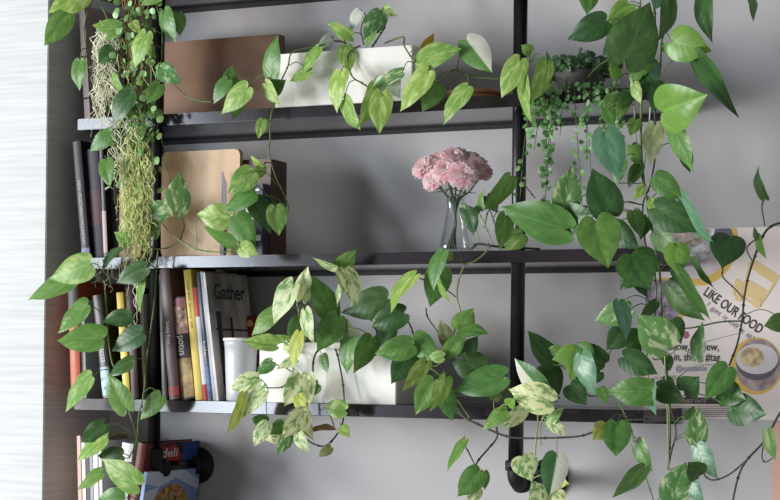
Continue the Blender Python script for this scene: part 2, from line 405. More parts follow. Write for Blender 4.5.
# ------------------------------------------------------------------ red bottle
xr_ = at_z(252, zd, -.07); hb = at(252, 316, -.07).z-zd
t = thing('spice_tin', 'tall narrow red tin with a gold emblem behind the plastic tub', 'tin', (xr_, -.07, zd+.0004))
red = mat('red_paint', (132,34,26), .4)
boxo('body', (-.0125, .0125, -.012, .012, 0, hb), red, t, .003)
bm = bmesh.new(); lathe(bm, [(.0078, -.0135), (.0078, -.0121)], 20, (0, 0, hb-.018), 'y'); finish('emblem', bm, mat('gold_label', (232,186,120), .5), t)
for a, b_ in ((-.003, .002), (.003, .002), (0, -.003)):
    bm = bmesh.new(); lathe(bm, [(.0013, -.0141), (.0013, -.0133)], 8, (a, 0, hb-.018+b_), 'y'); finish('emblem_mark', bm, red, t)

# ------------------------------------------------------------------ books
def book(name, label, cat, bx, tx, ty, wpx, k, Yf, depth, cov, title=None, tcol=None, tpos=(.1,.6), tw=.5, group=None, pages=True, soft=False, bands=()):
    zb = ZS[k]+(T if k != 4 else 0)
    X0 = at_z(bx, zb, Yf); P = at(tx, ty, Yf); w_ = (at_z(bx+wpx/2, zb+.1, Yf)-at_z(bx-wpx/2, zb+.1, Yf))
    dx = P.x-X0; dz = P.z-zb; ang = math.atan2(dx, dz); h = math.hypot(dx, dz)
    t = thing(name, label, cat, (X0, Yf, zb+.0004+abs(math.sin(ang))*w_/2), group, (0, ang, 0))
    ct = min(.0018, w_*.12) if not soft else .0006
    bm = bmesh.new(); prof = []
    bul = .0 if soft else min(.0025, w_*.1)
    for i in range(7):
        a = -1+2*i/6; prof.append((a*w_/2, -bul*(1-a*a)))
    outer = [(-w_/2, depth)]+prof+[(w_/2, depth)]
    inner = [(-w_/2+ct, depth)]+[(a*(1-2*ct/w_), b+ct) for a, b in prof]+[(w_/2-ct, depth)]
    rings = []
    for z in (0, h): rings.append(([bm.verts.new((x, y, z)) for x, y in outer], [bm.verts.new((x, y, z)) for x, y in inner]))
    (o0, i0), (o1, i1) = rings; n = len(outer)
    for q in range(n-1):
        bm.faces.new((o0[q], o0[q+1], o1[q+1], o1[q])); bm.faces.new((i0[q+1], i0[q], i1[q], i1[q+1]))
        bm.faces.new((o1[q], o1[q+1], i1[q+1], i1[q])); bm.faces.new((o0[q+1], o0[q], i0[q], i0[q+1]))
    for e in (0, n-1): bm.faces.new((o0[e], i0[e], i1[e], o1[e]))
    finish('cover', bm, cov, t)
    m_ = 0.0 if soft else .003
    if pages: boxo('pages', (-w_/2+ct+.0001, w_/2-ct-.0001, ct+.0006, depth-m_, m_, h-m_-.0002), M['paper'], t)
    for (z0, z1, mm) in bands:
        bm = bmesh.new(); e = .0004
        a = [bm.verts.new((x*1.004, y-e, h*z0)) for x, y in prof]; c_ = [bm.verts.new((x*1.004, y-e, h*z1)) for x, y in prof]
        for q in range(6): bm.faces.new((a[q], a[q+1], c_[q+1], c_[q]))
        finish('spine_panel', bm, mm, t)
    if title:
        text_obj('spine_title', title, tcol or M['white'], t, (-w_*tw*.35, -bul-.001, h*tpos[1]), (0,0,-1), (1,0,0), w_*tw, width=h*(tpos[1]-tpos[0]))
    return t, w_, h
def bm_(n, rgb, r=.5, **k): return mat(n, rgb, r, **k)
purple = bm_('cover_dark_purple', (30,20,34)); blackc = bm_('cover_black', (26,25,29), .4); orange = bm_('cover_orange', (186,84,52))
brownc = bm_('cover_brown', (80,60,60), .45); yellow = bm_('cover_yellow', (236,208,96)); navy = bm_('cover_navy', (36,42,62), .4)
pinky = bm_('cover_pinkish_grey', (176,156,152)); maroon = bm_('cover_maroon', (70,24,38)); beige = bm_('cover_beige', (202,190,172)); charc = bm_('cover_charcoal', (30,29,34)); white = bm_('cover_white', (222,222,224)); redc = bm_('cover_red', (190,48,44))
# upper shelf
book('book', 'thin pinkish-grey book leaning at the left end of the upper shelf', 'book', 87.5, 81.5, 6, 5.5, 1, -.2, .16, pinky, bands=((.2,.215,M['ink']),(.55,.57,M['ink'])), soft=True)
book('book', 'dark book just right of the thin pinkish-grey one on the upper shelf', 'book', 96, 92, 22, 9, 1, -.15, .13, blackc)
# middle shelf
book('book', 'black book with a long white spine title at the left end of the middle shelf', 'book', 86.2, 76.5, 142, 8, 2, -.24, .2, charc, 'NEW VEGETARIAN MOUNTAIN', bm_('spine_grey_print', (176,174,178)), (.12,.66), .5, bands=((.045,.085,M['inkb']),))
book('book', 'thick dark purple book with a maroon band on the middle shelf', 'book', 97, 91, 150, 14, 2, -.225, .2, purple, bands=((.3,.62,maroon),))
book('book', 'thin black book with a pink edge beside the purple book', 'book', 106, 101, 146, 4, 2, -.235, .19, blackc, bands=((.05,.42,pinky),))
book('book', 'black book with speckled spine behind the hanging roots on the middle shelf', 'book', 114, 110, 156, 12, 2, -.21, .19, mat('cover_black_speckled', (44,40,42), .5, var=.8, scale=60))
# lower shelf, left group
book('book', 'orange book at the far left of the lower shelf', 'book', 76, 72.5, 282, 9.5, 3, -.245, .2, orange, 'RAW PROVISIONS', beige, (.3,.7), .3, bands=((.78,.97,charc),))
book('book', 'slim pale book standing right of the orange book', 'book', 84, 81, 300, 5, 3, -.236, .2, white)
book('book', 'leaning black book with a bold white title on the lower shelf', 'book', 107.5, 97, 296, 9, 3, -.25, .2, blackc, 'BOOTLEGGER', M['white'], (.34,.62), .62, bands=((.02,.3,mat('cover_blue_collage', (150,176,196), .5, var=.7, scale=60)),))
book('book', 'thin yellow book on the lower shelf behind the vine', 'book', 127, 119.5, 293, 6.5, 3, -.24, .2, yellow)
book('book', 'dark brown book right of the thin yellow book', 'book', 134.8, 129.5, 288, 8, 3, -.237, .19, bm_('cover_umber', (58,34,28)))
book('book', 'narrow beige book standing left of the upright pipe', 'book', 142.6, 141, 294, 4.4, 3, -.215, .17, beige)
# lower shelf, right group
book('book', 'thick black book partly behind the left pipe', 'book', 165, 161.3, 275, 5.5, 3, -.22, .17, blackc)
book('cookbook', 'tall brown leather cookbook with a thin white script title', 'book', 174.5, 164.3, 270, 10, 3, -.25, .21, brownc, 'Sunday Roast', M['white'], (.42,.6), .5, bands=((.03,.1,mat('red_label', (168,60,60), .5)),))
book('cookbook', 'shorter cookbook with pastry pictures and a white title along its spine', 'book', 188.3, 178.5, 298, 13, 3, -.24, .2, bm_('cover_dark_chocolate', (44,34,36)), 'potus', M['white'], (.43,.62), .8,
     bands=((.02,.4,mat('cover_ochre_rings', (176,148,96), .5, var=.35, scale=45)),(.64,.9,mat('cover_pastry', (188,150,132), .5, var=.6, scale=70)),(.9,.985,mat('cover_rose', (150,92,98), .5))))
book('cookbook', 'tall yellow cookbook with small dark spine letters', 'book', 199.2, 187, 270.5, 7, 3, -.252, .21, yellow, 'THE BIG BOOK OF', M['ink'], (.55,.92), .4)
book('book', 'slim white paperback with red ends beside the yellow cookbook', 'book', 205.4, 194.5, 288, 4.8, 3, -.25, .2, white, bands=((0,.14,redc),(.74,1,redc)))
book('book', 'navy blue book with a small white title', 'book', 210.5, 197.8, 273, 4.6, 3, -.25, .2, navy, 'kale', M['white'], (.35,.46), .8, bands=((.03,.3,mat('spine_blue_print', (70,90,140), .5, var=.5, scale=80)),))
book('magazine', 'thin grey magazine between the navy book and the photo cover', 'magazine', 214.4, 201.2, 272, 2.4, 3, -.25, .2, bm_('cover_light_grey', (180,184,188)), soft=True)
cover = mat('magazine_photo', (196,186,180), .3, var=.45, scale=9, stretch=(1,1.2,.7))
t, w_, h_ = book('magazine', 'large magazine with a grey and brown photo cover leaning at the end of the row', 'magazine', 217.3, 203.6, 273, 2.6, 3, -.25, .19, cover, soft=True)
text_obj('cover_title', 'Gather', M['ink'], t, (w_/2+.0006, .03, h_*.8), (0,1,0), (0,0,1), .05, width=.14, bold=.02)
for (a, b_, z0, z1) in ((.03,.05,.05,.7),(.09,.1,.1,.66),(.02,.17,.55,.565),(.07,.15,.3,.31)):
    boxo('cover_line', (w_/2+.0003, w_/2+.0007, a, b_, h_*z0, h_*z1), M['ink'], t)
# jar behind the vine on the lower shelf
xj = at_z(93, zd, -.16)
t = thing('jar', 'dark round jar with an amber glint behind the left vine', 'jar', (xj, -.16, zd+.0004))
bm = bmesh.new(); lathe(bm, [(.018,0),(.027,.006),(.032,.03),(.033,.07),(.028,.1),(.02,.115),(.02,.125)], 36); finish('body', bm, mat('amber_glass', (70,46,30), .2, var=.5, scale=20, coat=.4), t, True)
bm = bmesh.new(); lathe(bm, [(.022,.1252),(.0235,.127),(.0235,.14),(.021,.142)], 36); finish('lid', bm, M['cast'], t, True)
# bottom stack of magazines
mg = bm_('magazine_cream', (222,214,206)); mgr = bm_('magazine_grey', (150,150,156))
lab = [('leftmost pinkish magazine of the upright row at the bottom left', 78.5, 436, 3.4, bm_('magazine_salmon', (206,170,156))),
       ('white magazine second from the left in the bottom row', 83, 441, 3.4, mg), ('dark-spined magazine third from the left in the bottom row', 87, 443, 3, charc),
       ('grey magazine fourth from the left in the bottom row', 90.6, 444, 3, mgr), ('thick white magazine fifth from the left in the bottom row', 95, 447, 4.4, white)]
for l_, px_, py_, w0, m_ in lab:
    book('magazine', l_, 'magazine', px_+2.5, px_, py_, w0, 4, -.26, .2, m_, soft=True, group='upright magazines at the bottom left')
t, w_, h_ = book('magazine', 'large pale grey magazine with its cover facing right at the bottom left', 'magazine', 102.5, 99.5, 441, 3, 4, -.26, .19, bm_('magazine_pale_grey', (196,190,192), .4), soft=True)
text_obj('cover_title', 'ART', M['ink'], t, (w_/2+.0006, .05, h_*.5), (0,1,0), (0,0,1), .03, width=.07, bold=.02)
book('book', 'white paperback with orange marks on its spine behind the lower vine', 'book', 116, 128, 444, 11, 4, -.24, .2, white, bands=((.72,.76,bm_('spine_orange', (216,130,80))),(.8,.83,M['ink'])))
def side_poly(name, parent, xx, pts, m):
    bm = bmesh.new(); bm.faces.new([bm.verts.new((xx, y, z)) for y, z in pts]); return finish(name, bm, m, parent)
t, w_, h_ = book('cookbook', 'dark red cookbook with a red and blue cover leaning behind the pipe elbow', 'book', 127, 142.5, 444, 8.5, 4, -.245, .235, bm_('cover_dark_red', (100,30,32)))
xx = w_/2+.0005
side_poly('cover_panel', t, xx, [(.03,h_*.6),(.16,h_*.6),(.16,h_-.001),(.03,h_-.001)], bm_('cover_red_panel', (176,44,44)))
side_poly('cover_panel', t, xx, [(.161,h_*.5),(.233,h_*.5),(.233,h_-.002),(.161,h_-.002)], bm_('cover_blue_panel', (44,82,146)))
side_poly('cover_shape', t, xx+.0003, [(.12,h_-.001),(.16,h_-.03),(.16,h_-.001)], blackc)
side_poly('cover_shape', t, xx+.0003, [(.03,h_-.001),(.12,h_-.001),(.105,h_-.010),(.03,h_-.008)], bm_('cover_dark_maroon', (74,28,34)))
text_obj('cover_title', 'deli', M['white'], t, (xx+.0006, .07, h_-.034), (0,1,0), (0,0,1), .03, width=.07, bold=.02)
t, w_, h_ = book('cookbook', 'light blue cookbook with a big golden pie on its cover below the pipe elbow', 'book', 133.5, 145.5, 472.5, 3.2, 4, -.25, .238, bm_('cover_sky_blue', (142,168,220)), soft=True)
xx = w_/2+.0004
for poly in (((.0,.999),(.1,.999),(.13,.9),(.06,.8),(.0,.86)), ((.1,.999),(.16,.999),(.238,.85),(.238,.72),(.13,.9)), ((.0,.75),(.06,.8),(.04,.5),(.0,.5))):
    side_poly('cover_pattern', t, xx, [(y, z*h_) for y, z in poly], bm_('cover_pale_blue_print', (216,220,236)))
for nm, r0, m_ in (('pie_crust_picture', .088, mat('print_pie_crust', (196,138,76), .5, var=.5, scale=60)), ('pie_filling_picture', .068, mat('print_pie_filling', (214,146,88), .5, var=.7, scale=80))):
    side_poly(nm, t, xx+(.0004 if r0 > .08 else .0008), [(.118+r0*math.cos(2*PI*i/40)*(1+.03*math.sin(i*3)), h_-.112+r0*.9*math.sin(2*PI*i/40)) for i in range(40)], m_)

# ------------------------------------------------------------------ poster
e_ = .001
pl = at(645, 300, -.002); tr_ = at(740, 227.5, -.002); bl_ = at(700, 418.5, -.002)
PX0 = pl.x; PZ1 = tr_.z; PZ0 = bl_.z; PX1 = at(800, 300, -.002).x
post = thing('poster', 'cream poster with food photos and an orange food truck on the grey wall', 'poster', (PX0, -.0005, PZ0))
ppr = mat('poster_paper', (240,226,220), .55)
boxo('sheet', (0, PX1-PX0, -.0012, 0, 0, PZ1-PZ0), ppr, post)
def PP(px, py, lay=0):
    p = at(px, py, -.002); return Vector((p.x-PX0, -.0014-.0003*lay, p.z-PZ0))
def disc(name, pc, pxr, pyr, m, lay, a0=0, a1=360, clip=True):
    bm = bmesh.new(); c0 = PP(pc[0], pc[1], lay); vs = []
    rx = abs(PP(pc[0]+pxr, pc[1]).x-c0.x); rz = pyr*MPP*1.0
    for i in range(49):
        a = math.radians(a0+(a1-a0)*i/48); vs.append(bm.verts.new((max(.0005, min(PX1-PX0, c0.x+rx*math.cos(a))), c0.y, max(.001, min(PZ1-PZ0-.001, c0.z+rz*math.sin(a))))))
    if a1-a0 >= 360: vs = vs[:-1]
    bm.faces.new(vs); finish(name, bm, m, post)
disc('photo_ring', (699,241), 39, 42, M['gold'], 0)
disc('dish_photo', (697,238), 35, 38, mat('print_pale_plate', (214,202,206), .6, var=.1, scale=30), 1)
disc('plate_photo', (690,235), 27, 27, mat('print_dish_food', (196,186,190), .6, var=.6, scale=50), 2)
disc('plate_photo', (688,232), 20, 15, mat('print_dish_meat', (176,156,150), .6, var=.5, scale=60), 3)
disc('dark_table_photo', (723,240), 10, 15, mat('print_slate', (104,104,124), .6), 3)
disc('photo_ring', (662,303), 25, 24, M['gold'], 0)
disc('dish_photo', (661,302), 22, 21, mat('print_violet_food', (140,124,142), .6, var=.6, scale=60), 1)
disc('photo_ring', (756,366), 26.5, 26.5, M['gold'], 0)
disc('dish_photo', (758,365), 23, 24, mat('print_table', (172,150,152), .6, var=.3, scale=30), 1)
disc('bowl_photo', (757,362), 21, 17, mat('print_bowl_side', (98,90,100), .6), 2, 180, 360)
disc('bowl_photo', (757,359), 21, 14, mat('print_bowl', (216,206,208), .6), 3)
disc('bowl_photo', (752,357), 12, 9, mat('print_noodles', (204,180,140), .6, var=.3, scale=80), 4)
def line(name, pts, wpx, m, lay=1):
    bm = bmesh.new()
    for q_, (a, b_) in enumerate(zip(pts, pts[1:])):
        A = PP(*a, lay+q_*.1); B = PP(*b_, lay+q_*.1); d = (B-A); nrm = Vector((-d.z, 0, d.x)).normalized()*wpx*MPP/2
        bm.faces.new([bm.verts.new(q) for q in (A-nrm, B-nrm, B+nrm, A+nrm)])
    finish(name, bm, m, post)
# food truck drawing
def quad(name, pts, m, lay=1):
    bm = bmesh.new(); bm.faces.new([bm.verts.new(PP(x, y, lay)) for x, y in pts]); finish(name, bm, m, post)
quad('truck_awning', ((753,258),(780,276),(775,285),(750,267)), M['goldl'], 1)
quad('truck_body', ((738,279),(745,283),(750,280),(767,290),(761,303),(734,291)), M['goldl'], 1)
quad('truck_cab', ((736,278),(745,283),(741,291),(733,289)), M['goldl'], 2)
line('truck_outline', [(750,262),(745,284),(733,291),(735,296),(742,297),(752,303),(762,302),(774,284)], 2, M['goldl'], 3)
disc('truck_wheel', (739,297), 4, 4, M['goldl'], 5); disc('truck_wheel', (757,303), 4.5, 4.5, M['goldl'], 5)
def ptext(s, p0, p1, hpx, m, bold=.02):
    A = PP(p0[0], p0[1], 3); B = PP(p1[0], p1[1], 3); d = B-A
    text_obj('poster_lettering', s, m, post, A, d, Vector((-d.z, 0, d.x)), hpx*MPP/.72, width=d.length, bold=bold)
ptext('LIKE OUR FOOD', (703,294.5), (759,334), 9, M['ink'], .015)
ptext('? get it off it #?', (706,306), (752,341), 5, M['inkl'], 0)
ptext('follow, review,', (665,350), (719,350.5), 7.5, M['ink'], .01)
ptext('check in, share, #tag', (653,360), (720,361), 7.5, M['ink'], .01)
ptext('@eatseattle', (676,371), (707,371), 5.5, M['inkb'], 0)
ptext('to get 10% off', (654,379), (684,379), 3.5, M['inkl'], 0)
line('dark_strip', [(676,400.5),(726,401)], 6, M['ink'], 2)
ptext('STREET EATS', (678,402.5), (706,402.5), 3, mat('print_pink', (206,170,176), .6), 0)
disc('red_mark', (686,335), 3.2, 3.5, mat('print_magenta', (176,96,126), .6), 2)
for q in range(6): line('fine_print_line', [(652,406+q*2),(735,406.5+q*2)], .6, M['inkl'], 1)
line('fine_line', [(693,345),(740,333)], .6, M['inkl'], 1)
# tan strip below the poster
tx0 = at(772.5, 460, 0).x
tag(boxo('paper_panel', (tx0, tx0+.2, -.004, -.0006, at(776,520,0).z-.1, at(776,422,0).z), mat('peach_panel', (214,170,150), .6)), 'peach panel at the lower right edge under the poster', 'panel')

# ------------------------------------------------------------------ vase with carnations
Yv = -.15; zv = ZS[2]+T; xv = at_z(455, zv, Yv)
glass = bpy.data.materials.new('clear_glass'); glass.use_nodes = True; nt = glass.node_tree; nt.nodes.remove(nt.nodes['Principled BSDF'])
ga = nt.nodes.new('ShaderNodeBsdfTransparent'); ga.inputs[0].default_value = (.97,.985,.98,1); gb = nt.nodes.new('ShaderNodeBsdfGlossy'); gb.inputs['Roughness'].default_value = .03
gl = nt.nodes.new('ShaderNodeLayerWeight'); gl.inputs[0].default_value = .25; gf = nt.nodes.new('ShaderNodeMath'); gf.operation = 'MULTIPLY_ADD'; gf.inputs[1].default_value = .45; gf.inputs[2].default_value = .03; nt.links.new(gl.outputs['Facing'], gf.inputs[0]); gm = nt.nodes.new('ShaderNodeMixShader')
nt.links.new(gf.outputs[0], gm.inputs[0]); nt.links.new(ga.outputs[0], gm.inputs[1]); nt.links.new(gb.outputs[0], gm.inputs[2]); nt.links.new(gm.outputs[0], nt.nodes['Material Output'].inputs[0])
t = thing('glass_vase', 'clear fluted glass vase holding the pink carnations', 'vase', (xv, Yv, zv+.0004))
hv = at(455, 197, Yv).z-zv
bm = bmesh.new(); po = [(.030,0),(.034,.004),(.034,.02),(.0285,.05),(.022,.085),(.0195,.1),(.021,hv-.004),(.024,hv)]
pi_ = [(.0222,hv-.0005),(.019,hv-.004),(.0172,.1),(.0196,.085),(.026,.05),(.0312,.02),(.0312,.012)]
lathe(bm, po+pi_, 40)
for v in bm.verts:
    a = math.atan2(v.co.y, v.co.x); r = math.hypot(v.co.x, v.co.y); k_ = 1+.025*math.cos(a*10); v.co.x *= k_; v.co.y *= k_
finish('glass', bm, glass, t, True)
pinkm = bpy.data.materials.new('carnation_petal'); pinkm.use_nodes = True
nt = pinkm.node_tree; b = nt.nodes['Principled BSDF']; b.inputs['Roughness'].default_value = .6
tc = nt.nodes.new('ShaderNodeTexCoord'); n1 = nt.nodes.new('ShaderNodeTexNoise'); n1.inputs['Scale'].default_value = 45
nt.links.new(tc.outputs['Object'], n1.inputs[0]); cr = nt.nodes.new('ShaderNodeValToRGB')
cr.color_ramp.elements[0].position = .3; cr.color_ramp.elements[1].position = .6
cr.color_ramp.elements[0].color = lin((255,208,216)); cr.color_ramp.elements[1].color = lin((255,245,245))
nt.links.new(n1.outputs[0], cr.inputs[0]); nt.links.new(cr.outputs[0], b.inputs['Base Color'])
tr_n = nt.nodes.new('ShaderNodeBsdfTranslucent'); nt.links.new(cr.outputs[0], tr_n.inputs[0]); ms_n = nt.nodes.new('ShaderNodeMixShader'); ms_n.inputs[0].default_value = .55
nt.links.new(b.outputs[0], ms_n.inputs[1]); nt.links.new(tr_n.outputs[0], ms_n.inputs[2]); nt.links.new(ms_n.outputs[0], nt.nodes['Material Output'].inputs[0])
def carnation(px, py, Y, r, label, rnd):
    c = at(px, py, Y); t = thing('carnation', label, 'flower', c, 'pink carnations in the glass vase')
    base = Vector((xv, Yv, zv)); up = (c-(base+Vector((0,0,hv)))).normalized(); up = (up+Vector((0,-.55,.25))).normalized()
    q = up.to_track_quat('Z', 'Y')
    bm = bmesh.new()
    for layer in range(5):
        n = (3, 4, 5, 6, 6)[layer]; el = math.radians((82, 60, 36, 14, -8)[layer]); L_ = r*(.55, .75, .92, 1.05, 1.02)[layer]
        for i in range(n):
            a = 2*PI*(i+rnd.random()*.6)/n; d = Vector((math.cos(a)*math.cos(el), math.sin(a)*math.cos(el), math.sin(el)*.85))
            sd = Vector((-math.sin(a), math.cos(a), 0)); W = L_*.85; G = []
            nd = d.cross(sd).normalized()
            for s_ in range(6):
                f = s_/5; row = []
                for k_ in range(-5, 6):
                    u = k_/5; ww = W*(.12+.88*f**.8)
                    ruff = math.sin(k_*2.6+i*1.7+layer)*.085*r*f*f+rnd.uniform(-.03, .03)*r*f
                    cut = (.09*r*(k_ % 2)+rnd.uniform(-.03,.03)*r) if s_ == 5 else 0
                    row.append(bm.verts.new(q @ (d*(L_*f*(1-.16*u*u)-cut)+sd*(u*ww)+nd*(ruff-.22*r*f*f))))
                G.append(row)
            for s_ in range(5):
                for k_ in range(10): bm.faces.new((G[s_][k_], G[s_][k_+1], G[s_+1][k_+1], G[s_+1][k_]))
    finish('petals', bm, pinkm, t, True)
    bm = bmesh.new(); lathe(bm, [(.0015, -r*1.15), (.004, -r*1.0), (.0052, -r*.5), (.0062, -r*.1)], 12)
    for v in bm.verts: v.co = q @ v.co
    finish('calyx', bm, mat('calyx_green', (104,136,84), .5), t, True)
    ang = rnd.uniform(0, 2*PI)
    p0 = q @ Vector((0, 0, -r*1.1)); neck = base+Vector(((c.x-base.x)*.13, (c.y-base.y)*.13, hv-.01))-c; mid = base+Vector((-(c.x-base.x)*.04, 0, hv*.5))-c
    foot = base+Vector((.02*math.cos(ang), .02*math.sin(ang), .014))-c
    bm = bmesh.new(); tube(bm, spline([p0, p0.lerp(neck, .5)+Vector((0,0,-.004)), neck, mid, foot], 5), .0017, 7); finish('stem', bm, mat('carnation_stem', (70,92,66), .5), t, True)
    bm = bmesh.new()
    for k_ in range(3):
        f = rnd.uniform(.15, .8); o_ = p0.lerp(neck, f); dirn = Vector((rnd.uniform(-1,1), rnd.uniform(-1,.4), rnd.uniform(-.2,.8))).normalized()
        pts = [o_+dirn*(.028*s_/5)+Vector((0,0,-.012*(s_/5)**2)) for s_ in range(6)]
        tube(bm, pts, .0016, 4, .0002)
    finish('narrow_leaves', bm, mat('carnation_leaf', (84,112,80), .5), t, True)
rnd = random.Random(5)
fl = [(440,159,-.19,11.5,'pink carnation at the top left of the bunch'), (454,156,-.2,11.5,'pink carnation at the top centre of the bunch'),
      (469,160,-.19,11,'pink carnation at the top right of the bunch'), (483,171,-.18,9,'pink carnation furthest right, lowest on that side'),
      (423,166,-.2,12,'pink carnation furthest left in the bunch'), (477,165,-.2,10,'pink carnation behind the right-hand blooms'), (433,179,-.225,10.5,'pink carnation hanging lowest at the front left'),
      (446,170,-.23,12,'pink carnation at the front centre-left of the bunch'), (463,174,-.24,13.5,'large open pink carnation at the front centre-right')]
for px_, py_, Y_, r_, l_ in fl: carnation(px_, py_, Y_, r_*MPP, l_, rnd)

# ------------------------------------------------------------------ climbing plants
def leaf_mesh(bm, B, Tp, Wm, n, droop, fold, curve, wav, ph):
    L = (Tp-B).length; d = (Tp-B).normalized(); sd = d.cross(n).normalized(); n = sd.cross(d).normalized()
    uvl = bm.loops.layers.uv.verify(); NS, NK = 13, 4; G = []; UVS = {}
    lob = .10+.04*math.sin(ph*3)
    OUT = spline([Vector(q) for q in ((0,0,0),(-lob*.8,.2,0),(-lob,.48,0),(0,.82,0),(.17,1,0),(.37,1,0),(.57,.82,0),(.74,.53,0),(.88,.22,0),(1,.0,0))], 8)
    for i in range(NS+1):
        q = OUT[int(round((i/NS)**.92*(len(OUT)-1)))]; s = (i/NS)**1.25
        row = []
        for k in range(-NK, NK+1):
            u = k/NK; au = abs(u); xx = s+(q.x-s)*au**1.2; yy = max(q.y, .004)*Wm/2*u
            z = fold*abs(yy) - .22*abs(yy)*au + droop*L*(math.sin(PI*min(1, max(0, xx)))*.55 - .35*xx*xx) + wav*L*au*au*math.sin(xx*11+ph+(1 if u > 0 else 2.2))
            v = bm.verts.new(B + d*(xx*L) + sd*(yy + curve*4*xx*(1-xx)) + n*z)
            UVS[v] = (xx, .5+u*.5*min(1, q.y+.15)); row.append(v)
        G.append(row)
    for i in range(NS):
        for k in range(2*NK):
            f = bm.faces.new((G[i][k], G[i][k+1], G[i+1][k+1], G[i+1][k]))
            f.smooth = True
            for lp in f.loops: lp[uvl].uv = UVS[lp.vert]
def make_leaf(root, rec, rnd, vs, pet, petr, gidx, glab=None):
    bx, by, tx, ty, w, kind = rec[:6]; o = rec[6]
    # nearest place on a vine
    if 'a' in o: ax, ay = o['a']
    else: ax, ay = bx, by
    best = min(vs, key=lambda q: (q[0]-ax)**2+(q[1]-ay)**2*(1.0 if q[1] <= ay+2 else 1.6))
    lay = o.get('L', 1); Y = o['Y'] if 'Y' in o else best[2]-.008-.02*lay+rnd.uniform(-.004, .004)
    B = at(bx, by, Y); Lp = math.hypot(tx-bx, ty-by); toc = (CAM-B).normalized()
    Wvis = w*MPP*1.0
    Tp = at(tx, ty, Y); L = (Tp-B).length
    if w > .78*Lp:
        Lw = max(L, Wvis/.8); ex = math.sqrt(max(0, Lw*Lw-L*L)); ex = min(ex, L*.9); Tp = at(tx, ty, Y-ex*.9)
    else:
        Tp = at(tx, ty, Y-rnd.uniform(.0, .012)-.0)
    L = (Tp-B).length; d = (Tp-B).normalized()
    toc = (CAM-(B+Tp)/2).normalized(); sd = d.cross(toc).normalized(); n = sd.cross(d).normalized()
    Wt = max(Wvis, .6*L); th = math.acos(min(1, max(.42, Wvis/Wt)))
    LD = Vector((-.65, -.75, .1)); lit = 1 if (Quaternion(d, th) @ n).dot(LD) > (Quaternion(d, -th) @ n).dot(LD) else -1
    sg = o.get('s', lit if rnd.random() < .8 else -lit); n = (Quaternion(d, th*sg) @ n)
    if th > 1.1: Wt = Wvis/.42
    bm = bmesh.new()
    leaf_mesh(bm, B, Tp, Wt*1.0, n, rnd.uniform(.05, .14), rnd.uniform(.12, .34), -o.get('c', 0)*MPP, rnd.uniform(.006, .02), rnd.uniform(0, 6))
    # own origin at the blade's base
    for v in bm.verts: v.co -= root.location
    lf = finish('leaf', bm, LM[kind], root, False)
    for p in lf.data.polygons: p.use_smooth = True
    if kind in 'nyzqc': lf['label'] = {'n':'brown withered leaf','y':'yellowing leaf','z':'ochre young leaf','q':'leaf showing its pale underside','c':'pale translucent leaf'}[kind]
    # petiole
    A = Vector(at(*best[:3])); dd = (B-A)
    if dd.length > .004 and 'x' not in o:
        end = B+n*(-.0005)
        mid = (A+end)/2+Vector((0, -.006, min(.02, dd.length*.18)))
        pb = bmesh.new(); tube(pb, [p-root.location for p in spline([A, mid, end, end+d*.004], 5)], petr, 6, petr*.75); finish('leaf_stalk', pb, pet, lf, True)
def parse(txt):
    out = []
    for ln in txt.strip().split('\n'):
        q = ln.split('#')[0].split()
        if not q: continue
        o = {}
        for e in q[6:]:
            if e[0] == 'a': o['a'] = tuple(float(z) for z in e[1:].split(','))
            elif e[0] == 'x': o['x'] = 1
            else: o[e[0]] = float(e[1:])
        out.append([float(z) for z in q[:5]]+[q[5], o])
    return out
def plant(name, label, cat, origin, vines, leaves, seed=1, petm='stem', petr=.0011):
    rnd = random.Random(seed); root = thing(name, label, cat, origin)
    vs = []
    for r, mk, pts in vines:
        sp = spline([Vector(p) for p in pts], 8)
        vs += [(p.x, p.y, p.z) for p in sp]
        bm = bmesh.new(); W = [at(p.x, p.y, p.z)-root.location for p in sp]
        tube(bm, W, r, 7, r*.8)
        # leaf nodes: slight knuckles
        for i in range(5, len(W)-3, 9):
            bmesh.ops.create_icosphere(bm, subdivisions=1, radius=r*1.55, matrix=Matrix.Translation(W[i]))
        finish('stem', bm, M[mk], root, True)
    for rec in parse(leaves): make_leaf(root, rec, rnd, vs, M[petm], petr, 0)
    return root

H = -.305
plant('pothos', 'green pothos hanging down the left side past the bright wall', 'plant', at(100, -14, -.24),
 [(.002, 'stem', [(110,-14,-.25),(97,-6,-.285),(88,10,H),(84,30,H),(86,48,H),(84,62,H)]),
  (.0016, 'stem', [(97,-6,-.285),(108,20,H),(118,40,H),(128,80,H),(122,120,H),(112,150,H),(106,162,H)]),
  (.0018, 'stem', [(150,-14,-.25),(155,0,-.29),(162,30,H),(161,66,H),(158,90,H),(140,110,H)])],
'''
84 -6 48 13 25 l L2
67 15 44 46 24 g a88,10
80 61 79 91 15 g a86,48 s1
118 27 92 25 15 l
122 28 104 41 11 g
113 49 98 64 18 d
146 34 134 69 17 l L2
162 -6 141 5 13 l
164 11 176 43 16 g
178 14 180 36 15 g L0
160 68 180 84 19 m L2
160 84 146 104 16 g
131 92 112 126 19 d L2
123 108 137 118 11 l
111 134 89 151 17 g
106 160 110 188 16 g L2
132 22 140 34 11 l
112 76 124 92 9 l
148 46 156 58 9 l
''', 11)

